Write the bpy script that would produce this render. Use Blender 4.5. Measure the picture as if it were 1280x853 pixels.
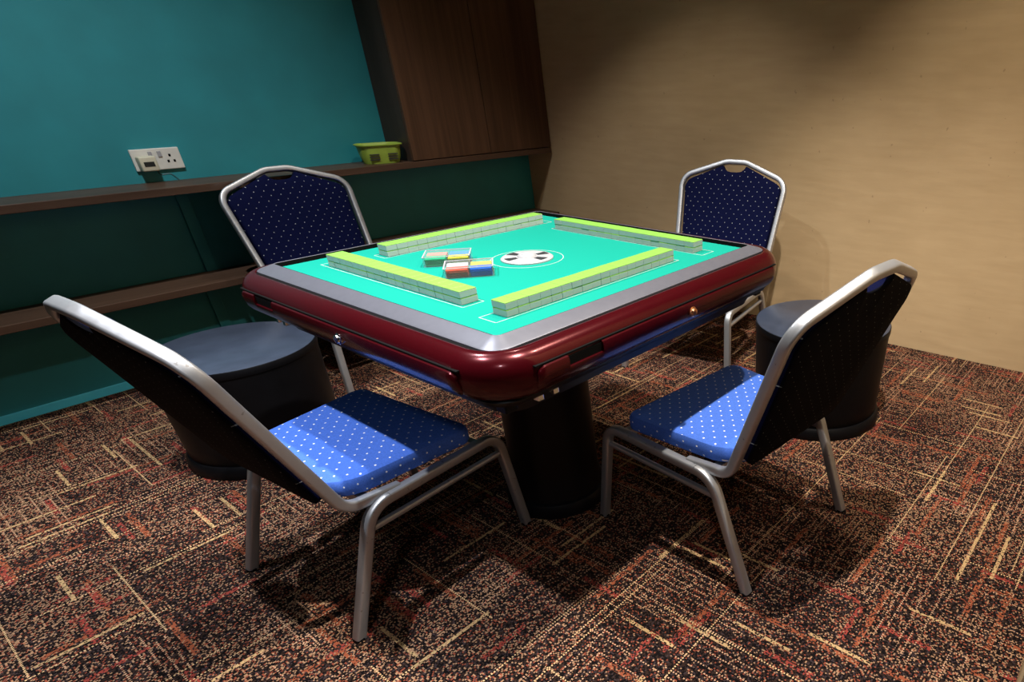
import bpy, bmesh, math, random
from mathutils import Vector, Matrix
random.seed(7)
PI = math.pi
for o in list(bpy.data.objects): bpy.data.objects.remove(o, do_unlink=True)
scene = bpy.context.scene
C = scene.collection

# ------------------------------------------------------------------ camera
YAW, PITCH = 0.6196, 0.5457
FPX, CX, CY = 764.3, 877.7, 560.9          # focal length and optical axis in pixels of the 1280x853 frame
cam_d = bpy.data.cameras.new('camera'); cam = bpy.data.objects.new('camera', cam_d); C.objects.link(cam)
fw = Vector((math.cos(YAW)*math.cos(PITCH), math.sin(YAW)*math.cos(PITCH), -math.sin(PITCH)))
rt = Vector((math.sin(YAW), -math.cos(YAW), 0)); upv = rt.cross(fw)
M = Matrix((rt, upv, -fw)).transposed().to_4x4(); M.translation = Vector((-1.1007, -1.3821, 1.1944))
cam.matrix_world = M
cam_d.sensor_fit = 'HORIZONTAL'; cam_d.sensor_width = 36; cam_d.lens = FPX/1280*36
cam_d.shift_x = (640-CX)/1280; cam_d.shift_y = (CY-426.5)/1280
cam_d.clip_start = 0.01; cam_d.clip_end = 50
scene.camera = cam

# ------------------------------------------------------------------ world, exposure, lamps of the ceiling
w = bpy.data.worlds.new('world'); scene.world = w; w.use_nodes = True
w.node_tree.nodes['Background'].inputs[0].default_value = (0.55, 0.75, 1.0, 1)
w.node_tree.nodes['Background'].inputs[1].default_value = 0.008
scene.view_settings.view_transform = 'Standard'; scene.view_settings.look = 'None'
scene.view_settings.gamma = 1; scene.view_settings.use_curve_mapping = False
scene.view_settings.exposure = 0.0
CEIL = 2.92
# x, y, watts, cone degrees, blend, colour
LAMPS = [(-0.04, -0.87, 410, 104, .55, (1.0, .92, .82)),
         (-1.14, 0.12, 300, 74, .8, (.95, .96, 1.0)),
         (-0.40, 0.84, 190, 114, .8, (.93, .97, 1.0)),
         (0.72, 0.65, 70, 84, .4, (1.0, .90, .76)),
         (0.90, -0.88, 110, 84, .4, (1.0, .88, .70)),
         (-2.05, -2.05, 215, 110, .8, (.90, .95, 1.0))]  # added fill lamp behind the camera, brightens the shaded seat fronts

# ------------------------------------------------------------------ helpers
def link(name, bm_or_me, mats, parent=None, smooth=False):
    if isinstance(bm_or_me, bmesh.types.BMesh):
        me = bpy.data.meshes.new(name); bmesh.ops.recalc_face_normals(bm_or_me, faces=bm_or_me.faces)
        bm_or_me.to_mesh(me); bm_or_me.free()
    else: me = bm_or_me
    if not isinstance(mats, (list, tuple)): mats = [mats]
    for m in mats: me.materials.append(m)
    if smooth:
        for f in me.polygons: f.use_smooth = True
        try: me.set_sharp_from_angle(angle=math.radians(38))
        except Exception: pass
    o = bpy.data.objects.new(name, me); C.objects.link(o)
    if parent: o.parent = parent
    return o
def tag(o, label=None, cat=None, group=None, kind=None):
    if label: o['label'] = label
    if cat: o['category'] = cat
    if group: o['group'] = group
    if kind: o['kind'] = kind
    return o
def thing(name, label, cat, loc=(0,0,0), rz=0, group=None):
    o = bpy.data.objects.new(name, None); C.objects.link(o); o.location = loc; o.rotation_euler = (0,0,rz)
    o.empty_display_size = .1
    return tag(o, label, cat, group)
def copy_tree(o, parent=None):
    c = o.copy(); C.objects.link(c); c.parent = parent
    for ch in o.children: copy_tree(ch, c)
    return c
def box(bm, x0, x1, y0, y1, z0, z1, bev=0, seg=2):
    r = bmesh.ops.create_cube(bm, size=1)['verts']
    for v in r: v.co = Vector((x0+(v.co.x+.5)*(x1-x0), y0+(v.co.y+.5)*(y1-y0), z0+(v.co.z+.5)*(z1-z0)))
    if bev:
        es = list({e for v in r for e in v.link_edges})
        bmesh.ops.bevel(bm, geom=es, offset=bev, segments=seg, affect='EDGES', profile=.5)
    return bm
def nbox(*a, **k): return box(bmesh.new(), *a, **k)
def loft(bm, rings, close_ring=True, cap=(True, True)):
    L = [[bm.verts.new(p) for p in r] for r in rings]
    n = len(L[0])
    for a, b in zip(L[:-1], L[1:]):
        for i in range(n if close_ring else n-1):
            j = (i+1) % n
            bm.faces.new((a[i], a[j], b[j], b[i]))
    if cap[0]: bm.faces.new(list(reversed(L[0])))
    if cap[1]: bm.faces.new(L[-1])
    return bm
def lathe(prof, n=32, bm=None, loc=(0,0,0), axis=None):
    bm = bm or bmesh.new()
    q = Vector((0,0,1)).rotation_difference(Vector(axis)).to_matrix() if axis else Matrix.Identity(3)
    lo = Vector(loc); rings = []
    for r, z in prof:
        rings.append([lo + q @ Vector((max(r,1e-4)*math.cos(2*PI*i/n), max(r,1e-4)*math.sin(2*PI*i/n), z)) for i in range(n)])
    return loft(bm, rings)
def fillet(pts, rads, n=7):
    pts = [Vector(p) for p in pts]; out = [pts[0]]
    for i in range(1, len(pts)-1):
        P, A, B = pts[i], pts[i-1], pts[i+1]; r = rads[i-1]
        u = (A-P).normalized(); v = (B-P).normalized(); ang = u.angle(v)
        d = min(r/math.tan(ang/2), (A-P).length*.49, (B-P).length*.49)
        s, e = P+u*d, P+v*d
        # true circular arc
        rr = d*math.tan(ang/2); c = P + (u+v).normalized()*(rr/math.sin(ang/2)); a0 = s-c; a1 = e-c
        ax = a0.cross(a1)
        tot = a0.angle(a1)
        for k in range(n+1):
            if ax.length < 1e-9: out.append(s.lerp(e, k/n)); continue
            out.append(c + Matrix.Rotation(tot*k/n, 3, ax.normalized()) @ a0)
    out.append(pts[-1]); return out
def rprof(wd, ht, r, n=3):
    p = []
    for cx, cy, a in ((wd/2-r, ht/2-r, 0), (-wd/2+r, ht/2-r, 90), (-wd/2+r, -ht/2+r, 180), (wd/2-r, -ht/2+r, 270)):
        for k in range(n+1):
            t = math.radians(a+90*k/n); p.append((cx+r*math.cos(t), cy+r*math.sin(t)))
    return p
def sweep(path, prof, side, bm=None, cap=(True, True)):
    """prof (a,b): a along `side` vector, b along the other normal; parallel transport"""
    bm = bm or bmesh.new(); path = [Vector(p) for p in path]; n = len(path); rings = []
    tan = []
    for i in range(n):
        a = path[max(i-1,0)]; b = path[min(i+1,n-1)]; tan.append((b-a).normalized())
    s = Vector(side); s = (s - tan[0]*s.dot(tan[0])).normalized()
    for i in range(n):
        if i: s = tan[i-1].rotation_difference(tan[i]) @ s; s = (s - tan[i]*s.dot(tan[i])).normalized()
        b = tan[i].cross(s)
        rings.append([path[i] + s*p + b*q for p, q in prof])
    return loft(bm, rings, cap=cap)
def rsq(hx, hy, r, z, n=6, cx=0, cy=0):
    p = []
    for sx, sy, a in ((1,1,0), (-1,1,90), (-1,-1,180), (1,-1,270)):
        for k in range(n+1):
            t = math.radians(a+90*k/n); p.append((cx+sx*(hx-r)+r*math.cos(t), cy+sy*(hy-r)+r*math.sin(t), z))
    return p

# ------------------------------------------------------------------ materials
def mat(name):
    m = bpy.data.materials.new(name); m.use_nodes = True; nt = m.node_tree
    return m, nt, nt.nodes['Principled BSDF']
def N(nt, t, **k):
    n = nt.nodes.new(t)
    for a, b in k.items(): setattr(n, a, b)
    return n
def L(nt, a, b): nt.links.new(a, b)
def mth(nt, op, a, b=None, c=None):
    n = N(nt, 'ShaderNodeMath', operation=op)
    for i, v in enumerate((a, b, c)):
        if v is None: continue
        if isinstance(v, (int, float)): n.inputs[i].default_value = v
        else: L(nt, v, n.inputs[i])
    return n.outputs[0]
def mixc(nt, f, a, b):
    n = N(nt, 'ShaderNodeMix', data_type='RGBA')
    for s, v in ((n.inputs[0], f), (n.inputs[6], a), (n.inputs[7], b)):
        if isinstance(v, (int, float)): s.default_value = v
        elif isinstance(v, tuple): s.default_value = (*v, 1)
        else: L(nt, v, s)
    return n.outputs[2]
def simple(name, col, rough=.5, metal=0, spec=.5, coat=0, noise=0, nscale=40, bump=0, coat_rough=.05):
    m, nt, b = mat(name)
    b.inputs['Base Color'].default_value = (*col, 1); b.inputs['Roughness'].default_value = rough
    b.inputs['Metallic'].default_value = metal; b.inputs['Specular IOR Level'].default_value = spec
    b.inputs['Coat Weight'].default_value = coat; b.inputs['Coat Roughness'].default_value = coat_rough
    if noise or bump:
        tc = N(nt, 'ShaderNodeTexCoord'); nz = N(nt, 'ShaderNodeTexNoise'); nz.inputs['Scale'].default_value = nscale
        nz.inputs['Detail'].default_value = 5; L(nt, tc.outputs['Object'], nz.inputs['Vector'])
        if noise:
            f = mth(nt, 'MULTIPLY_ADD', nz.outputs[0], 2.0, -.5)
            L(nt, mixc(nt, f, tuple(c*(1-noise) for c in col), tuple(min(1, c*(1+noise)) for c in col)), b.inputs['Base Color'])
        if bump:
            bp = N(nt, 'ShaderNodeBump'); bp.inputs['Strength'].default_value = bump; bp.inputs['Distance'].default_value = .002
            L(nt, nz.outputs[0], bp.inputs['Height']); L(nt, bp.outputs[0], b.inputs['Normal'])
    return m
MT = {}
MT['teal'] = simple('teal_paint', (.018, .235, .270), .55, noise=.10, nscale=6, bump=.05)
MT['cyan_strip'] = simple('bright_cyan_strip', (.10, .74, .98), .45, noise=.04)
MT['ceiling'] = simple('ceiling_paint', (.12, .115, .11), .8, noise=.05)
MT['black_plastic'] = simple('black_plastic', (.0028, .003, .004), .45, spec=.15, noise=.2, nscale=25)
MT['stool_top'] = simple('stool_lid_plastic', (.032, .042, .068), .33, spec=.6, noise=.25, nscale=14, bump=.05)
MT['black_satin'] = simple('black_satin', (.003, .003, .0045), .45, spec=.25)
MT['black_matte'] = simple('black_matte', (.002, .002, .002), .8, spec=.1)
MT['maroon'] = simple('maroon_lacquer', (.058, .0022, .005), .22, metal=.45, spec=.25, coat=.2, coat_rough=.04)
MT['bezel'] = simple('grey_bezel', (.115, .118, .145), .38, metal=.35, noise=.05, nscale=60)
MT['felt'] = simple('turquoise_felt', (.006, .235, .180), .9, spec=.05, noise=.03, nscale=400, bump=.05)
MT['tile_back'] = simple('lime_tile_back', (.18, .40, .065), .35, spec=.5)
MT['tile_body'] = simple('ivory_tile', (.33, .39, .36), .35, spec=.5)
MT['white_print'] = simple('white_print', (.36, .44, .42), .6)
MT['white_plastic'] = simple('white_plastic', (.33, .33, .35), .35)
MT['grey_dark'] = simple('dark_grey_plastic', (.022, .024, .028), .4)
MT['grey_mid'] = simple('mid_grey_plastic', (.35, .37, .38), .4)
MT['socket'] = simple('socket_plastic', (.68, .66, .60), .4, noise=.05, nscale=60)
MT['plug'] = simple('aged_plug_plastic', (.60, .56, .42), .45)
MT['screen'] = simple('dark_screen', (.015, .02, .02), .2)
MT['cable'] = simple('teal_dark_cable', (.02, .09, .10), .5)
MT['copper'] = simple('copper_lock', (.75, .36, .18), .28, metal=1.0)
MT['chrome'] = simple('chrome', (.75, .75, .76), .18, metal=1.0)
MT['basket'] = simple('lime_basket_plastic', (.27, .38, .05), .42, noise=.12, nscale=30)
MT['red_chip'] = simple('red_chip', (.55, .06, .03), .7, spec=.2); MT['blue_chip'] = simple('blue_chip', (.012, .08, .48), .7, spec=.2)
MT['green_chip'] = simple('green_chip', (.02, .36, .17), .7, spec=.2); MT['yellow_chip'] = simple('yellow_chip', (.62, .47, .03), .7, spec=.2)
MT['pink_chip'] = simple('pink_chip', (.55, .20, .16), .7, spec=.2); MT['white_chip'] = simple('white_chip', (.45, .45, .44), .7, spec=.2)
MT['sky_chip'] = simple('sky_chip', (.04, .20, .55), .7, spec=.2)

def steel():
    m, nt, b = mat('silver_tube'); tc = N(nt, 'ShaderNodeTexCoord')
    nz = N(nt, 'ShaderNodeTexNoise'); nz.inputs['Scale'].default_value = 55; nz.inputs['Detail'].default_value = 6
    L(nt, tc.outputs['Object'], nz.inputs['Vector'])
    sc = mth(nt, 'MULTIPLY_ADD', mth(nt, 'GREATER_THAN', nz.outputs[0], .70), .7, 0)
    L(nt, mixc(nt, sc, (.42, .43, .455), (.22, .21, .20)), b.inputs['Base Color'])
    b.inputs['Metallic'].default_value = .75
    L(nt, mth(nt, 'MULTIPLY_ADD', nz.outputs[0], .2, .28), b.inputs['Roughness'])
    return m
MT['steel'] = steel()

def clear_plastic():
    m, nt, b = mat('clear_plastic'); nt.nodes.remove(b); out = nt.nodes['Material Output']
    tr = N(nt, 'ShaderNodeBsdfTransparent'); tr.inputs[0].default_value = (.93, .95, .96, 1)
    p = N(nt, 'ShaderNodeBsdfPrincipled'); p.inputs['Base Color'].default_value = (.8, .82, .84, 1); p.inputs['Roughness'].default_value = .12
    mx = N(nt, 'ShaderNodeMixShader'); mx.inputs[0].default_value = .045
    L(nt, tr.outputs[0], mx.inputs[1]); L(nt, p.outputs[0], mx.inputs[2]); L(nt, mx.outputs[0], out.inputs[0]); return m
MT['clear'] = clear_plastic()

def fabric(name, col, axes, pitch=.040, r=.0022, dc=(.80, .82, .80)):
    """woven cloth with a staggered lattice of small white dots in the plane of the two object axes"""
    m, nt, b = mat(name); tc = N(nt, 'ShaderNodeTexCoord'); sp = N(nt, 'ShaderNodeSeparateXYZ'); L(nt, tc.outputs['Object'], sp.inputs[0])
    u, v = sp.outputs[axes[0]], sp.outputs[axes[1]]
    if axes == (0, 1):                       # the upright border of the cushion uses its own plane
        sn = N(nt, 'ShaderNodeSeparateXYZ'); L(nt, tc.outputs['Normal'], sn.inputs[0])
        side = mth(nt, 'LESS_THAN', sn.outputs[2], .55)
        def pick(a, b_): return mth(nt, 'ADD', mth(nt, 'MULTIPLY', a, mth(nt, 'SUBTRACT', 1.0, side)), mth(nt, 'MULTIPLY', b_, side))
        u, v = pick(u, mth(nt, 'ADD', u, v)), pick(v, sp.outputs[2])
    vv = mth(nt, 'DIVIDE', v, pitch/2); row = mth(nt, 'FLOOR', vv)
    odd = mth(nt, 'FLOORED_MODULO', row, 2.0)
    uu = mth(nt, 'MULTIPLY_ADD', odd, .5, mth(nt, 'DIVIDE', u, pitch))
    du = mth(nt, 'MULTIPLY', mth(nt, 'SUBTRACT', mth(nt, 'FRACT', uu), .5), pitch)
    dv = mth(nt, 'MULTIPLY', mth(nt, 'SUBTRACT', mth(nt, 'FRACT', vv), .5), pitch/2)
    d = mth(nt, 'SQRT', mth(nt, 'ADD', mth(nt, 'MULTIPLY', du, du), mth(nt, 'MULTIPLY', dv, dv)))
    dot = mth(nt, 'LESS_THAN', d, r)
    nz = N(nt, 'ShaderNodeTexNoise'); nz.inputs['Scale'].default_value = 260; L(nt, tc.outputs['Object'], nz.inputs['Vector'])
    base = mixc(nt, nz.outputs[0], tuple(c*.7 for c in col), tuple(c*1.3 for c in col))
    L(nt, mixc(nt, dot, base, dc), b.inputs['Base Color'])
    b.inputs['Roughness'].default_value = .85; b.inputs['Specular IOR Level'].default_value = .05
    bp = N(nt, 'ShaderNodeBump'); bp.inputs['Strength'].default_value = .15; bp.inputs['Distance'].default_value = .001
    L(nt, nz.outputs[0], bp.inputs['Height']); L(nt, bp.outputs[0], b.inputs['Normal'])
    return m
BLUE = (.062, .150, .58)
MT['fabric_seat'] = fabric('blue_dotted_seat_cloth', BLUE, (0, 1), r=.0025)
MT['fabric_back_shaded'] = fabric('shaded_dotted_back_cloth', (.0022, .0035, .024), (0, 2), r=.0018, dc=(.30, .32, .34))  # seat cloth copy with the backrest's shade put into its colour
MT['fabric_rear'] = fabric('black_dotted_rear_cloth', (.0018, .002, .004), (0, 2), r=.0013, dc=(.16, .17, .15))

def wood(name, c0, c1, axis, scale=1.0, rough=.42):
    m, nt, b = mat(name); tc = N(nt, 'ShaderNodeTexCoord'); mp = N(nt, 'ShaderNodeMapping'); L(nt, tc.outputs['Object'], mp.inputs['Vector'])
    s = [38, 38, 38]; s[axis] = 1.4; mp.inputs['Scale'].default_value = [q*scale for q in s]
    nz = N(nt, 'ShaderNodeTexNoise'); nz.inputs['Scale'].default_value = 1; nz.inputs['Detail'].default_value = 6; nz.inputs['Roughness'].default_value = .6
    L(nt, mp.outputs[0], nz.inputs['Vector'])
    mp2 = N(nt, 'ShaderNodeMapping'); L(nt, tc.outputs['Object'], mp2.inputs['Vector'])
    s2 = [7, 7, 7]; s2[axis] = .4; mp2.inputs['Scale'].default_value = s2
    n2 = N(nt, 'ShaderNodeTexNoise'); n2.inputs['Scale'].default_value = 1; n2.inputs['Detail'].default_value = 3; L(nt, mp2.outputs[0], n2.inputs['Vector'])
    f = mth(nt, 'ADD', mth(nt, 'MULTIPLY', nz.outputs[0], .9), mth(nt, 'MULTIPLY', n2.outputs[0], .8))
    f = mth(nt, 'MULTIPLY_ADD', f, 1.8, -1.05); 
    n = N(nt, 'ShaderNodeClamp'); L(nt, f, n.inputs[0])
    L(nt, mixc(nt, n.outputs[0], c0, c1), b.inputs['Base Color']); b.inputs['Roughness'].default_value = rough
    b.inputs['Specular IOR Level'].default_value = .3
    return m
MT['walnut_v'] = wood('walnut_vertical_grain', (.040, .019, .010), (.100, .050, .028), 2)
MT['walnut_h'] = wood('walnut_shelf_grain', (.040, .021, .013), (.095, .053, .034), 0)
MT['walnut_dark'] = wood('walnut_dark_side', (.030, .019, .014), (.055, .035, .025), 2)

def plaster():
    m, nt, b = mat('cream_plaster'); tc = N(nt, 'ShaderNodeTexCoord')
    n1 = N(nt, 'ShaderNodeTexNoise'); n1.inputs['Scale'].default_value = 2.2; n1.inputs['Detail'].default_value = 5; L(nt, tc.outputs['Object'], n1.inputs['Vector'])
    mp = N(nt, 'ShaderNodeMapping'); mp.inputs['Scale'].default_value = (4, 4, 26); L(nt, tc.outputs['Object'], mp.inputs['Vector'])
    n2 = N(nt, 'ShaderNodeTexNoise'); n2.inputs['Scale'].default_value = 1.2; n2.inputs['Detail'].default_value = 7; L(nt, mp.outputs[0], n2.inputs['Vector'])
    f = mth(nt, 'MULTIPLY_ADD', n1.outputs[0], .9, mth(nt, 'MULTIPLY', n2.outputs[0], .7)); f = mth(nt, 'SUBTRACT', f, .35)
    col = mixc(nt, f, (.42, .30, .165), (.58, .43, .255))
    n3 = N(nt, 'ShaderNodeTexNoise'); n3.inputs['Scale'].default_value = 34; n3.inputs['Detail'].default_value = 2; L(nt, tc.outputs['Object'], n3.inputs['Vector'])
    spots = mth(nt, 'GREATER_THAN', n3.outputs[0], .745)
    L(nt, mixc(nt, mth(nt, 'MULTIPLY', spots, .4), col, (.20, .13, .07)), b.inputs['Base Color'])
    b.inputs['Roughness'].default_value = .75; b.inputs['Specular IOR Level'].default_value = .2
    bp = N(nt, 'ShaderNodeBump'); bp.inputs['Strength'].default_value = .25; bp.inputs['Distance'].default_value = .004
    L(nt, n2.outputs[0], bp.inputs['Height']); L(nt, bp.outputs[0], b.inputs['Normal'])
    return m
MT['plaster'] = plaster()

def carpet():
    m, nt, b = mat('woven_loop_carpet'); tc = N(nt, 'ShaderNodeTexCoord'); sp = N(nt, 'ShaderNodeSeparateXYZ'); L(nt, tc.outputs['Object'], sp.inputs[0])
    X, Y = sp.outputs[0], sp.outputs[1]
    def wn(a, bb, cc):
        cv = N(nt, 'ShaderNodeCombineXYZ')
        for i, v in enumerate((a, bb, cc)):
            if isinstance(v, (int, float)): cv.inputs[i].default_value = v
            else: L(nt, v, cv.inputs[i])
        n = N(nt, 'ShaderNodeTexWhiteNoise', noise_dimensions='3D'); L(nt, cv.outputs[0], n.inputs['Vector']); return n.outputs['Value']
    def noise(scale, detail=2, off=0, sc=(1,1,1)):
        mp = N(nt, 'ShaderNodeMapping'); mp.inputs['Location'].default_value = (off, off*1.7, 0); mp.inputs['Scale'].default_value = sc
        L(nt, tc.outputs['Object'], mp.inputs['Vector'])
        n = N(nt, 'ShaderNodeTexNoise'); n.inputs['Scale'].default_value = scale; n.inputs['Detail'].default_value = detail
        L(nt, mp.outputs[0], n.inputs['Vector']); return n.outputs[0]
    T = .0038                      # loop size
    ix = mth(nt, 'FLOOR', mth(nt, 'DIVIDE', X, T)); iy = mth(nt, 'FLOOR', mth(nt, 'DIVIDE', Y, T))
    r1 = wn(ix, iy, 1.0); r2 = wn(ix, iy, 7.0)
    def dash(u, v, Lc, wd, th, seed, frac=.8):
        row = mth(nt, 'FLOOR', mth(nt, 'DIVIDE', v, wd))
        off = wn(row, seed, 3.3)
        cu = mth(nt, 'ADD', mth(nt, 'DIVIDE', u, Lc), mth(nt, 'MULTIPLY', off, 9.0))
        col = mth(nt, 'FLOOR', cu); rnd = wn(row, col, seed+.5)
        on = mth(nt, 'LESS_THAN', rnd, th)
        a = mth(nt, 'LESS_THAN', mth(nt, 'FRACT', mth(nt, 'DIVIDE', v, wd)), frac)
        return mth(nt, 'MULTIPLY', on, a)
    def mul(a, bb): return mth(nt, 'MULTIPLY', a, bb)
    # speckled ground: near-black loops with brown, purple-grey and tan ones; denser tan in woven zones
    big = noise(1.6, 1, 3.0)
    zone = wn(mth(nt, 'FLOOR', mth(nt, 'DIVIDE', X, .25)), mth(nt, 'FLOOR', mth(nt, 'DIVIDE', Y, .25)), 11.0)
    dens = mth(nt, 'MULTIPLY_ADD', zone, .12, mth(nt, 'MULTIPLY_ADD', big, .36, -.095))
    dark, brown, tan, rust, red = (.0050, .0035, .0038), (.024, .013, .010), (.58, .39, .20), (.25, .068, .032), (.24, .040, .030)
    def mix3(f, a, c): return mixc(nt, f, a, c)
    g = mix3(mth(nt, 'LESS_THAN', r1, .40), dark, brown)
    g = mix3(mth(nt, 'LESS_THAN', wn(ix, iy, 9.0), .14), g, (.036, .024, .026))
    g = mix3(mth(nt, 'LESS_THAN', wn(ix, iy, 4.0), .10), g, (.20, .050, .028))
    g = mix3(mth(nt, 'LESS_THAN', r2, dens), g, (.29, .165, .095))
    thin = mth(nt, 'GREATER_THAN', r2, .36)                  # loops missing inside a stripe
    thin2 = mth(nt, 'GREATER_THAN', r1, .52)
    altx = mth(nt, 'LESS_THAN', mth(nt, 'FLOORED_MODULO', ix, 2.0), .5); alty = mth(nt, 'LESS_THAN', mth(nt, 'FLOORED_MODULO', iy, 2.0), .5)
    zx = mth(nt, 'GREATER_THAN', noise(2.4, 1, 8.0), .53); zy = mth(nt, 'GREATER_THAN', noise(2.4, 1, 15.0), .55)
    g = mix3(mul(mul(dash(X, Y, .34, .0192, .55, 21, .2), zx), mul(altx, thin)), g, (.50, .30, .19))
    g = mix3(mul(mul(dash(Y, X, .30, .0192, .50, 31, .2), zy), mul(alty, thin)), g, (.48, .28, .17))
    # rust and red flecked bands
    g = mix3(mul(dash(Y, X, .19, .0192, .032, 41, .75), thin2), g, rust)
    g = mix3(mul(dash(X, Y, .24, .0192, .028, 47, .75), thin2), g, rust)
    g = mix3(mul(dash(Y, X, .13, .0240, .035, 53, .6), thin2), g, red)
    g = mix3(mul(dash(X, Y, .13, .0240, .020, 57, .6), thin2), g, red)
    # dotted thin tan lines and bold tan dashes
    g = mix3(mul(dash(X, Y, .60, .0240, .085, 61, .16), altx), g, tan)
    g = mix3(mul(dash(Y, X, .40, .0240, .050, 67, .16), alty), g, tan)
    g = mix3(mul(dash(Y, X, .16, .0384, .055, 71, .25), thin), g, (.42, .28, .135))
    g = mix3(mul(dash(X, Y, .22, .0384, .045, 73, .25), thin), g, (.42, .28, .135))
    L(nt, g, b.inputs['Base Color']); b.inputs['Roughness'].default_value = .95; b.inputs['Specular IOR Level'].default_value = .08
    fx = mth(nt, 'FRACT', mth(nt, 'DIVIDE', X, T)); fy = mth(nt, 'FRACT', mth(nt, 'DIVIDE', Y, T))
    hh = mul(mth(nt, 'SINE', mul(fx, PI)), mth(nt, 'SINE', mul(fy, PI)))
    hh = mul(hh, mth(nt, 'MULTIPLY_ADD', r1, .6, .4))
    bp = N(nt, 'ShaderNodeBump'); bp.inputs['Strength'].default_value = .6; bp.inputs['Distance'].default_value = .002
    L(nt, hh, bp.inputs['Height']); L(nt, bp.outputs[0], b.inputs['Normal'])
    return m
MT['carpet'] = carpet()

# ------------------------------------------------------------------ the room
WY = 2.152                                              # teal wall
XC0, XC1, YR = 1.870, 1.957, -1.434                     # cream wall x at the teal wall / at the near wall; near wall y
def cream_x(y): return XC0 + (WY-y)/(WY-YR)*(XC1-XC0)
XL = -2.3
fl = bmesh.new(); box(fl, XL-.1, XC1+.15, -2.6, WY+.1, -.06, 0)
tag(link('floor', fl, MT['carpet']), kind='structure')
tag(link('wall_back', nbox(XL-.1, XC1+.15, WY, WY+.1, 0, CEIL), MT['teal']), kind='structure')
bm = bmesh.new()
loft(bm, [[(XC0-.0, WY, z), (cream_x(-2.6), -2.6, z), (cream_x(-2.6)+.12, -2.6, z), (XC0+.12, WY, z)] for z in (0, CEIL)])
tag(link('wall_right', bm, MT['plaster']), kind='structure')
tag(link('wall_front', nbox(-.10, cream_x(YR)-.001, YR-.10, YR, 0, CEIL), MT['plaster']), kind='structure')
tag(link('ceiling', nbox(XL-.1, XC1+.15, -2.6, WY+.1, CEIL, CEIL+.06), MT['ceiling']), kind='structure')
tag(link('foot_strip_back', nbox(XL, XC0-.003, WY-.010, WY, 0, .036, bev=.002), MT['cyan_strip']), kind='structure')  # thin bright cyan strip along the foot of the teal wall

# ceiling downlights (fittings above the frame; the last one is added fill)
place = ['over the front right chair', 'over the front left chair', 'over the left drum stool', 'between the table and the cabinet', 'close to the cream wall', 'added as unseen fill behind the camera']
for (x, y, wt, cone, bl, col), pl in zip(LAMPS, place):
    t = thing('ceiling_downlight', 'round recessed ceiling downlight '+pl, 'ceiling light', (x, y, CEIL), 0, 'ceiling downlights')
    ring = lathe([(.045, -.001), (.062, -.001), (.064, -.006), (.060, -.010), (.048, -.010), (.045, -.004)], 24)
    link('trim_ring', ring, MT['white_plastic'], t, True)
    lm, nt, b = mat('lamp_lens'); b.inputs['Emission Color'].default_value = (*col, 1); b.inputs['Emission Strength'].default_value = 4
    link('lens', lathe([(.001, -.002), (.044, -.002), (.044, -.004), (.001, -.004)], 24), lm, t)
    ld = bpy.data.lights.new('downlight_beam', 'SPOT'); ld.energy = wt; ld.color = col; ld.spot_size = math.radians(cone); ld.spot_blend = bl
    ld.shadow_soft_size = .12 if y < -1.5 else .03
    lo = bpy.data.objects.new('downlight_beam', ld); C.objects.link(lo); lo.parent = t; lo.location = (0, 0, -.03)

# ------------------------------------------------------------------ shelves and cabinet on the teal wall
SHY = 1.917
o = link('wall_shelf', nbox(XL, cream_x(SHY)-.010, SHY, WY-.001, .783, .813, bev=.002), MT['walnut_h'])
tag(o, 'upper brown wooden wall shelf under the socket and the cabinet', 'shelf')
o = link('wall_shelf', nbox(XL, cream_x(SHY)-.010, SHY-.008, WY-.001, .394, .424, bev=.002), MT['walnut_h'])
tag(o, 'lower brown wooden wall shelf just above the floor behind the left stool', 'shelf')
CBX, CBY, CBZ0, CBZ1 = .905, 1.933, .8135, CEIL-.01
cb = thing('wall_cabinet', 'dark walnut two-door cabinet standing on the upper shelf in the corner', 'cabinet', (0, 0, 0))
XR = cream_x(CBY)-.008; GAP = 1.405
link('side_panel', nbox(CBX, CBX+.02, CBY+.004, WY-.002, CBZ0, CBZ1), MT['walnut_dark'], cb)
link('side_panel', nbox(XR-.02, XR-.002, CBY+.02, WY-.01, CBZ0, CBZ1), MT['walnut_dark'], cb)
link('bottom_panel', nbox(CBX+.02, XR-.02, CBY+.02, WY-.002, CBZ0, CBZ0+.018), MT['walnut_dark'], cb)
link('top_panel', nbox(CBX+.02, XR-.02, CBY+.02, WY-.002, CBZ1-.018, CBZ1), MT['walnut_dark'], cb)
for x0, x1 in ((CBX+.001, GAP-.002), (GAP+.002, XR)):
    d = link('door', nbox(x0, x1, CBY-.014, CBY+.003, CBZ0+.004, CBZ1-.002, bev=.0015), MT['walnut_v'], cb)

# teal cable casing on the wall below the socket
for z0, z1, lb in ((.4245, .7825, 'teal painted cable casing on the wall between the two shelves'), (.0365, .3935, 'teal painted cable casing on the wall below the lower shelf')):
    bm = nbox(-.150 if z1 < .5 else -.115, -.105 if z1 < .5 else -.070, WY-.016, WY-.0005, z0, z1, bev=.002)
    tag(link('cable_casing', bm, MT['teal']), lb, 'cable casing')

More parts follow.
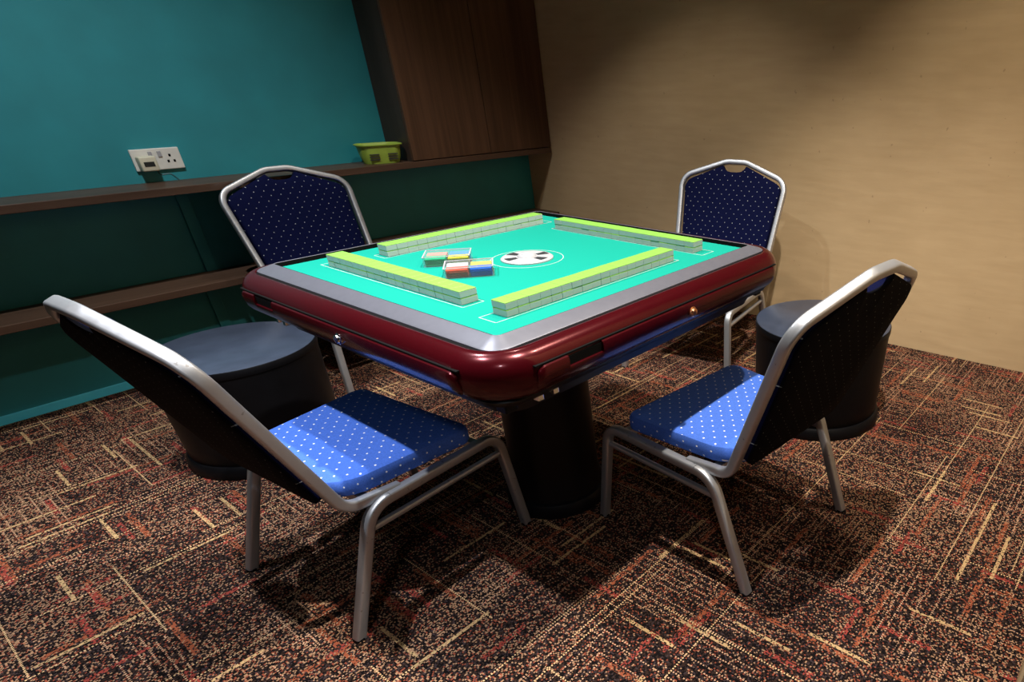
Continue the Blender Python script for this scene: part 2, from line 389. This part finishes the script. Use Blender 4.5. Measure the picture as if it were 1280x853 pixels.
# double wall socket
sk = thing('wall_socket', 'white double wall socket plate on the teal wall above the shelf', 'socket', (-.122, WY, .899))
link('plate', nbox(-.086, .086, -.011, -.0003, -.041, .041, bev=.003), MT['socket'], sk)
for sx in (-.020, .012):
    s_ = link('switch', nbox(sx-.007, sx+.007, -.0145, -.011, .008, .030, bev=.0015), MT['white_plastic'], sk)
for px, pz in ((.046, .012), (.035, -.010), (.057, -.010)):
    link('pin_hole', nbox(px-.004, px+.004, -.0116, -.0105, pz-.005, pz+.005), MT['black_matte'], sk)
pl = thing('plug_adapter', 'aged cream plug with small dark display in the wall socket', 'plug', (-.168, WY-.011, .889))
link('body', nbox(-.030, .030, -.042, -.0002, -.030, .026, bev=.005, seg=3), MT['plug'], pl, True)
link('display', nbox(-.018, .018, -.0432, -.0415, -.012, .006, bev=.0005), MT['screen'], pl)
cp = fillet([(-.145, WY-.030, .861), (-.140, WY-.030, .840), (-.105, WY-.035, .845), (-.085, WY-.040, .8165)], [.012, .02], 6)
tag(link('power_cord', sweep(cp, [(.0032*math.cos(a*PI/4), .0032*math.sin(a*PI/4)) for a in range(8)], (0, 1, 0)), MT['cable'], smooth=True),
    'thin dark cord drooping from the plug to the shelf', 'cord')

# lime basket
bk = thing('plastic_basket', 'small lime green plastic basket on the upper shelf beside the cabinet', 'basket', (.785, 2.018, .8135), math.radians(-14))
bm = bmesh.new(); H = .088
prof = [(.084, .052, 0), (.094, .058, .03), (.102, .064, H-.008), (.110, .071, H-.004), (.111, .072, H), (.107, .068, H+.002), (.100, .062, H-.004), (.090, .055, .03), (.080, .048, .005)]
loft(bm, [[(x, y, z) for x, y, z in rsq(a, b_, .045, z, 6)] for a, b_, z in prof])
link('tub', bm, MT['basket'], bk, True)
for i in range(3):
    z = .018+.012*i
    for sx in (-.045, .045):
        link('slot', nbox(sx-.024, sx+.024, -.0605-.0022*i, -.0575-.0022*i, z, z+.005), MT['grey_dark'], bk)

# ------------------------------------------------------------------ mahjong table
ZT = .776
tb = thing('mahjong_table', 'automatic mahjong table with turquoise felt top and glossy maroon rounded rim', 'table', (0, 0, 0))
A = .485; FI = .443; LIP = .0075
bm = bmesh.new(); loft(bm, [rsq(FI+.001, FI+.001, .010, z, 3) for z in (ZT-.02, ZT-.0035)])
link('felt_top', bm, MT['felt'], tb)
bm = bmesh.new(); loft(bm, [rsq(FI+d, FI+d, .011, z, 6) for d, z in ((0, ZT-.012), (0, ZT+LIP-.0005), (.0022, ZT+LIP), (.0022, ZT-.012))], cap=(False, False))
link('inner_lip', bm, MT['black_matte'], tb)
bm = bmesh.new()
loft(bm, [rsq(FI+.0022, FI+.0022, .013, ZT-.012, 6), rsq(FI+.0022, FI+.0022, .013, ZT+LIP, 6), rsq(FI+.004, FI+.004, .015, ZT+LIP+.0008, 6), rsq(A-.003, A-.003, .040, ZT-.0035, 6),
          rsq(A, A, .042, ZT-.0055, 6), rsq(A, A, .042, ZT-.014, 6)], cap=(False, False))
link('bezel', bm, MT['bezel'], tb, True)
bm = bmesh.new(); loft(bm, [rsq(A+d, A+d, .042+d, z, 8) for d, z in ((0, ZT-.016), (0, ZT-.008), (.009, ZT-.009), (.009, ZT-.016))], cap=(False, False))
link('gasket', bm, MT['black_matte'], tb)
RP = [(.0085, -.016), (.0085, -.0075), (.0105, -.0055), (.016, -.0048), (.025, -.007), (.035, -.013), (.043, -.021), (.0485, -.031), (.051, -.041), (.0515, -.054), (.0495, -.069), (.044, -.083), (.036, -.093), (.026, -.099), (.010, -.102), (-.03, -.103)]
bm = bmesh.new(); loft(bm, [rsq(A+d, A+d, .062+d*1.15, ZT+z, 10) for d, z in RP], cap=(False, False))
link('rim', bm, MT['maroon'], tb, True)
bm = bmesh.new(); loft(bm, [rsq(A+d, A+d, .06, z, 6) for d, z in ((.016, ZT-.0995), (.018, ZT-.104), (.012, ZT-.116), (-.004, ZT-.124), (-.018, ZT-.130), (-.028, ZT-.155), (-.05, ZT-.164))], cap=(True, True))
link('underside_tray', bm, MT['black_satin'], tb, True)
def rotz(bm, a): bmesh.ops.rotate(bm, cent=(0,0,0), matrix=Matrix.Rotation(a, 3, 'Z'), verts=bm.verts); return bm
FULL = [(.040, -.038), (.052, -.0345), (.0570, -.037), (.0595, -.044), (.0590, -.058), (.0550, -.073), (.048, -.084), (.041, -.089), (.034, -.085)]
LOW = [(.040, -.059), (.0555, -.057), (.0580, -.058), (.0585, -.061), (.0550, -.073), (.0515, -.079), (.048, -.084), (.041, -.089), (.034, -.085)]
for k in range(4):
    a = k*PI/2 if k < 4 else 0
    # side 0 is the -y side, then +x, +y, -x
    bm = bmesh.new()
    def seg(x0, x1, sec, r0, r1):
        xs = []
        n = 5
        cyv = sum(p[0] for p in sec)/len(sec); czv = sum(p[1] for p in sec)/len(sec)
        rings = []
        def ring(x, s): return [(x, -(A + cyv+(p[0]-cyv)*s), ZT + czv+(p[1]-czv)*s) for p in sec]
        if r0:
            for i in range(n): th = PI/2*i/n; rings.append(ring(x0+r0*(1-math.cos(th)), .45+.55*math.sin(th)))
        else: rings.append(ring(x0, 1))
        rings.append(ring(x0+(r0 or .001), 1)); rings.append(ring(x1-(r1 or .001), 1))
        if r1:
            for i in range(n-1, -1, -1): th = PI/2*i/n; rings.append(ring(x1-r1*(1-math.cos(th)), .45+.55*math.sin(th)))
        else: rings.append(ring(x1, 1))
        loft(bm, rings)
    seg(-.436, -.362, FULL, .022, 0); seg(-.362, -.268, LOW, 0, 0); seg(-.268, .436, FULL, 0, .022)
    link('rim_panel', rotz(bm, a), MT['maroon'], tb, True)
    link('panel_seam', rotz(nbox(-.440, .440, -(A+.0535), -(A+.045), ZT-.0345, ZT-.0315), a), MT['black_matte'], tb)
    link('drop_slot', rotz(nbox(-.361, -.269, -(A+.0535), -(A+.040), ZT-.058, ZT-.039), a), MT['black_matte'], tb)
    bm = lathe([(.001, 0), (.0125, 0), (.0125, .004), (.0095, .006), (.0085, .010), (.005, .012), (.001, .0125)], 18, loc=(.035, -(A+.057), ZT-.058), axis=(0, -1, .08))
    link('key_lock', rotz(bm, a), MT['copper'] if k == 0 else MT['chrome'], tb, True)
    for lx in (-.365, -.405):
        link('latch', rotz(nbox(lx-.007, lx+.007, -(A+.012), -(A-.004), ZT-.127, ZT-.115, bev=.001), a), MT['chrome'], tb)
    c_ = A-.022
    link('corner_block', rotz(nbox(-c_-.012, -c_+.018, -c_-.012, -c_+.018, ZT-.137, ZT-.116, bev=.003), a), MT['black_plastic'], tb)
link('pedestal', lathe([(.150, .05), (.140, .10), (.135, .45), (.20, .58), (.22, .612)], 40), MT['black_satin'], tb, True)
link('base_plate', lathe([(.001, 0), (.165, 0), (.166, .03), (.158, .045), (.140, .052), (.001, .052)], 40), MT['black_satin'], tb, True)
# felt print: outline of each tile lift and the ring round the centre control
ZF = ZT-.0035
def flat_ring(r0, r1, z, n=64, a0=0, a1=2*PI, h=.0004, cx=0, cy=0):
    bm = bmesh.new(); full = abs(a1-a0-2*PI) < 1e-6; m_ = n if full else n+1
    rings = []
    for i in range(m_):
        t = a0+(a1-a0)*i/n; c, s = math.cos(t), math.sin(t)
        rings.append([(cx+r0*c, cy+r0*s, z), (cx+r1*c, cy+r1*s, z), (cx+r1*c, cy+r1*s, z+h), (cx+r0*c, cy+r0*s, z+h)])
    Lv = [[bm.verts.new(p) for p in r] for r in rings]
    for i in range(m_ if full else m_-1):
        a_, b_ = Lv[i], Lv[(i+1) % m_]
        for j in range(4): bm.faces.new((a_[j], a_[(j+1) % 4], b_[(j+1) % 4], b_[j]))
    if not full: bm.faces.new(Lv[0]); bm.faces.new(list(reversed(Lv[-1])))
    return bm
OFF, ROWC, PIT, TW, TL_, TH = .068, .331, .0310, .0308, .0445, .0155
for k in range(4):
    bm = bmesh.new(); x0, x1, y0, y1, lw = -.380, .224, -ROWC-.0285, -ROWC+.026, .0010
    for q in ((x0, x1, y0-lw, y0+lw), (x0, x1, y1-lw, y1+lw), (x0-lw, x0+lw, y0, y1), (x1-lw, x1+lw, y0, y1)):
        box(bm, *q, ZF, ZF+.0004)
    link('lift_outline', rotz(bm, k*PI/2), MT['white_print'], tb)
ECX, ECY = 0, -.012
link('centre_ring_print', flat_ring(.0955, .0975, ZF, cx=ECX, cy=ECY), MT['white_print'], tb)
cd = link('centre_control', lathe([(.001, 0), (.070, 0), (.070, .003), (.066, .006), (.058, .0062), (.001, .0062)], 48, loc=(ECX, ECY, ZF)), MT['white_plastic'], tb, True)
for mid in (-47, 133):
    for dd in (-34, 34):
        c_ = math.radians(mid+dd)
        link('dark_button', flat_ring(.030, .061, ZF+.0062, 8, c_-.24, c_+.24, .0006, ECX, ECY), MT['grey_dark'], cd)
link('dice_window', lathe([(.001, 0), (.026, 0), (.024, .004), (.016, .009), (.001, .011)], 32, loc=(ECX, ECY, ZF+.0062)), MT['white_plastic'], cd, True)
for sgn in (-1, 1):
    bm = nbox(-.014, .014, -.0022, .0022, .0150, .0166); bmesh.ops.rotate(bm, cent=(0,0,0), matrix=Matrix.Rotation(math.radians(-30), 3, 'Z'), verts=bm.verts)
    bmesh.ops.translate(bm, vec=(ECX+.006*sgn, ECY+.008*sgn, ZF-.002), verts=bm.verts)
    link('centre_mark', bm, MT['grey_mid'], cd)

# ------------------------------------------------------------------ the four double rows of tiles
def tile_mesh(name, z0, z1, m, bev):
    bm = nbox(-TW/2, TW/2, -TL_/2, TL_/2, z0, z1, bev=bev, seg=2); me = bpy.data.meshes.new(name); bm.to_mesh(me); bm.free()
    me.materials.append(m); return me
me_b = tile_mesh('tile_body', 0, TH*.88, MT['tile_body'], .0010); me_g = tile_mesh('tile_back', TH*.88-.0006, TH-.0003, MT['tile_back'], .0012)
ORD = ['first', 'second', 'third', 'fourth', 'fifth', 'sixth', 'seventh', 'eighth', 'ninth']
# k: rotation of the row; row 0 lies along the -y edge
ROWN = {0: ('front right row', 'left', 'right'), 1: ('back right row', 'right', 'left'), 2: ('back left row', 'right', 'left'), 3: ('front left row', 'left', 'right')}
NT = 18
for k in range(4):
    R = Matrix.Rotation(k*PI/2, 3, 'Z'); rn, e0, e1 = ROWN[k]
    for ly in range(2):
        for i in range(NT):
            x = -OFF + (i-(NT-1)/2)*PIT; 
            pos = R @ Vector((x + random.uniform(-.0002, .0002), -ROWC + random.uniform(-.0006, .0006), 0))
            o = bpy.data.objects.new('mahjong_tile', me_b); C.objects.link(o)
            o.location = (pos.x, pos.y, ZF+.0001+ly*TH); o.rotation_euler = (0, 0, k*PI/2)
            od, en = (ORD[i], e0) if i < 9 else (ORD[NT-1-i], e1)
            tag(o, 'lime-backed mahjong tile, %s from %s end, %s layer of %s' % (od, en, 'top' if ly else 'bottom', rn), 'mahjong tile', 'mahjong tiles of the %s' % rn)
            g = bpy.data.objects.new('tile_back', me_g); C.objects.link(g); g.parent = o

# ------------------------------------------------------------------ clear chip boxes with coloured chips
def chip_box(loc, rz, label, cols):
    WX, WYb, HB = .116, .082, .024
    t = thing('chip_box', label, 'box', loc, rz, 'clear chip boxes')
    s = .0018
    link('bottom', nbox(-WX/2, WX/2, -WYb/2, WYb/2, 0, s), MT['clear'], t)
    for nm, q in (('wall', (-WX/2, WX/2, -WYb/2, -WYb/2+s)), ('wall', (-WX/2, WX/2, WYb/2-s, WYb/2)), ('wall', (-WX/2, -WX/2+s, -WYb/2+s, WYb/2-s)), ('wall', (WX/2-s, WX/2, -WYb/2+s, WYb/2-s))):
        link(nm, nbox(*q, s, HB), MT['clear'], t)
    link('divider', nbox(-s/2, s/2, -WYb/2+s, WYb/2-s, s, HB-.004), MT['clear'], t)
    link('divider', nbox(-WX/2+s, WX/2-s, -s/2, s/2, s, HB-.006), MT['clear'], t)
    bm = bmesh.new()
    for q in ((-WX/2-.001, WX/2+.001, -WYb/2-.001, -WYb/2+.0022), (-WX/2-.001, WX/2+.001, WYb/2-.0022, WYb/2+.001), (-WX/2-.001, -WX/2+.0022, -WYb/2+.0022, WYb/2-.0022), (WX/2-.0022, WX/2+.001, -WYb/2+.0022, WYb/2-.0022)): box(bm, *q, HB, HB+.0014)
    link('lid_rim', bm, MT['white_plastic'], t)
    link('lid', nbox(-WX/2+.0022, WX/2-.0022, -WYb/2+.0022, WYb/2-.0022, HB, HB+.001), MT['clear'], t)
    Rz = Matrix.Rotation(rz, 3, 'Z')
    for (cx, cy), (cn, m, which) in zip(((-.0285, -.0195), (.0285, -.0195), (-.0285, .0195), (.0285, .0195)), cols):
        p = Rz @ Vector((cx, cy, 0)) + Vector(loc)
        st = thing('chip_stack', 'stack of %s plastic chips in the %s clear box' % (cn, which), 'chips', (p.x, p.y, p.z+s+.0002), rz, 'chips in clear boxes')
        for i in range(4):
            link('chip', nbox(-.0255, .0255, -.0165, .0165, i*.0045, i*.0045+.0043, bev=.0008, seg=1), m, st)
ZB = ZF+.0003
chip_box((-.183, -.012, ZB), math.radians(-38), 'clear plastic chip box nearest the front left tile row, red and blue in front',
         [('red', MT['red_chip'], 'nearer'), ('dark blue', MT['blue_chip'], 'nearer'), ('white', MT['white_chip'], 'nearer'), ('pale yellow', MT['yellow_chip'], 'nearer')])
chip_box((-.149, .125, ZB), math.radians(-40), 'clear plastic chip box nearest the back left tile row, green and yellow in front',
         [('green', MT['green_chip'], 'farther'), ('bright yellow', MT['yellow_chip'], 'farther'), ('pink', MT['pink_chip'], 'farther'), ('light blue', MT['sky_chip'], 'farther')])

# ------------------------------------------------------------------ banquet chairs
Tm = dict(wr=.2472, wf=.2684, wt=.2495, yr=-.3256, yf=.2278, y1=.1952, h1=.3263, y2=-.20, h2=.3251, wb=.2300, y3=-.2582, h3=.3516, wsh=.2706, y4=-.4192, h4=.7737, y5=-.4586, h5=.8472)
def make_chair():
    t = thing('banquet_chair', 'x', 'chair', group='blue banquet chairs round the table')
    T = Tm; tube = rprof(.0265, .0265, .006, 3)
    for s in (-1, 1):
        pts = [(s*T['wf'], T['yf'], 0.002), (s*T['wt'], T['y1'], T['h1']), (s*T['wt'], T['y2'], T['h2']), (s*T['wr'], T['yr'], 0.002)]
        path = fillet(pts, [.050, .075], 8)
        i1, i2 = 9, 10                       # end of front bend, start of rear bend
        link('leg', sweep(path[:i1+1], tube, (1, 0, 0)), MT['steel'], t, True)
        link('side_rail', sweep(path[i1:i2+1], tube, (1, 0, 0), cap=(False, False)), MT['steel'], t, True)
        link('leg', sweep(path[i2:], tube, (1, 0, 0)), MT['steel'], t, True)
        def on(a, b_, f): return Vector(a).lerp(Vector(b_), f)
        q0 = on(pts[1], pts[0], .17); q1 = on(pts[2], pts[3], .17)
        link('stretcher', sweep([q0, q1], rprof(.017, .017, .007, 2), (1, 0, 0)), MT['steel'], t, True)
        for q in (pts[0], pts[3]):
            link('foot_cap', lathe([(.0105, 0), (.0150, 0), (.0152, .002), (.0145, .006), (.0105, .006)], 12, loc=(q[0], q[1], 0)), MT['black_plastic'], t, True)
    # cross bars below the seat
    for y in (T['y1']-.06, T['y2']+.02):
        link('cross_bar', nbox(-T['wt']+.012, T['wt']-.012, y-.011, y+.011, T['h1']-.016, T['h1']+.004), MT['steel'], t)
    # back frame loop
    def P(x, y, z): return (x, y, z)
    half = [P(T['wt']-.012, -.110, T['h2']+.004), P(T['wb']+.004, T['y3']+.012, T['h2']+.018), P(T['wsh'], T['y4'], T['h4']), P(.050, T['y5']-.004, T['h5']-.003)]
    pts = half + [P(-x, y, z) for x, y, z in reversed(half)]
    path = fillet(pts, [.055, .070, .11, .11, .070, .055], 8)
    link('back_frame', sweep(path, rprof(.023, .027, .006, 3), (1, 0, 0)), MT['steel'], t, True)
    # upholstered back panel in the plane of the stiles, dipping below the top bar to leave a hand hole
    b0 = Vector((0, T['y3']-.008, T['h3']+.012)); bt = Vector((0, T['y5'], T['h5']))
    up = (bt-b0).normalized(); Hh = (bt-b0).length; nrm = Vector((1,0,0)).cross(up)     # nrm points to the rear
    if nrm.y > 0: nrm = -nrm
    def wid(v):                         # inner half width at height v along the panel
        vs = (Vector((0, T['y4'], T['h4']))-b0).dot(up)
        return (T['wb']-.008) + (T['wsh']-T['wb'])*min(v/vs, 1) - .0095
    vs = (Vector((0, T['y4'], T['h4']))-b0).dot(up); ws = wid(vs)
    out = [(-wid(.005)+.03, .0), (wid(.005)-.03, .0), (wid(.03), .03)]
    for f in (.2, .4, .6, .8): out.append((wid(vs*f), vs*f))
    # shoulder curve, then slope up to the hand hole
    sh = fillet([(ws-.002, vs*.80, 0), (ws-.003, vs-.018, 0), (.060, Hh-.021, 0)], [.055], 6)
    out += [(q.x, q.y) for q in sh[1:-1]]
    top = [(.062, Hh-.022), (.052, Hh-.036), (.036, Hh-.047), (.015, Hh-.051)]
    out += top + [(-x, v) for x, v in reversed(top)] + [(-q.x, q.y) for q in reversed(sh[1:-1])]
    for f in (.8, .6, .4, .2): out.append((-wid(vs*f), vs*f))
    out.append((-wid(.03), .03))
    cx_, cv_ = 0, Hh*.45
    def ring(scale, d): return [tuple(b0 + Vector((1,0,0))*(x*scale) + up*(cv_+(v-cv_)*scale) + nrm*d) for x, v in out]
    # front cushion face (negative normal = towards the sitter)
    def rim_off(s_): return s_
    bm = bmesh.new(); loft(bm, [ring(1, .006), ring(1, -.010), ring(.985, -.017), ring(.95, -.021), ring(.80, -.024), ring(.4, -.025)])
    link('backrest', bm, MT['fabric_back_shaded'], t, True)
    bm = bmesh.new(); loft(bm, [ring(1, .0055), ring(.998, .012), ring(.96, .0155), ring(.6, .0165)])
    link('rear_cover', bm, MT['fabric_rear'], t, True)
    # seat cushion: square front, round rear
    def seat_ring(ins, z):
        w1, w2, yf, yr = .240-ins, .216-ins, .130-ins, -.255+ins
        o_ = []
        for cx, cy, r, a0 in ((w1-.03, yf-.03, .03, 0), (-w1+.03, yf-.03, .03, 90), (-w2+.11, yr+.11, .11, 180), (w2-.11, yr+.11, .11, 270)):
            for k in range(7):
                th = math.radians(a0+90*k/6); o_.append((cx+r*math.cos(th), cy+r*math.sin(th), z))
        return o_
    z0 = T['h1']+.0135
    bm = bmesh.new(); loft(bm, [seat_ring(.012, z0+.000), seat_ring(.002, z0+.004), seat_ring(0, z0+.012), seat_ring(0, z0+.036), seat_ring(.004, z0+.045), seat_ring(.014, z0+.050), seat_ring(.05, z0+.053), seat_ring(.09, z0+.054)])
    link('seat', bm, MT['fabric_seat'], t, True)
    return t
CH = [(.2355, -.4767, 84.09, 'silver-framed blue dotted banquet chair at front right, seen from behind, beside round drum'),
      (-.4334, .1983, 4.90, 'silver-framed blue dotted banquet chair at front left, its back nearest the camera'),
      (.2184, 1.4397, -90.48, 'blue dotted banquet chair facing forward beside the teal wall shelves'),
      (1.1768, .2819, 190.05, 'blue dotted banquet chair standing against the cream wall behind the table')]
ch0 = make_chair()
for i, (x, y, a, lb) in enumerate(CH):
    c = ch0 if i == 0 else copy_tree(ch0)
    c.location = (x, y, 0); c.rotation_euler = (0, 0, math.radians(a-90)); c['label'] = lb

# ------------------------------------------------------------------ two drum stools
def make_stool():
    t = thing('drum_stool', 'x', 'stool', group='black drum stools')
    link('body', lathe([(.236, .03), (.2445, .046), (.2475, .10), (.2545, .362), (.2545, .368)], 56), MT['black_plastic'], t, True)
    link('base_ring', lathe([(.20, 0), (.259, 0), (.261, .006), (.258, .036), (.250, .046), (.240, .047), (.20, .03)], 56), MT['black_plastic'], t, True)
    link('lid', lathe([(.20, .362), (.2570, .366), (.2580, .372), (.2580, .3885), (.2570, .3905), (.20, .3905)], 64), MT['black_plastic'], t, True)
    link('lid_top', lathe([(.001, .3900), (.2545, .3900), (.2550, .3915), (.2530, .3925), (.001, .3928)], 64), MT['stool_top'], t, True)
    return t
s0 = make_stool(); s0.location = (-.4181, 1.1217, 0); s0['label'] = 'low round black plastic drum stool below the wall shelves, left of the table'
s1 = copy_tree(s0); s1.location = (1.0242, -.4393, 0); s1['label'] = 'low round black plastic drum stool behind the front right chair'
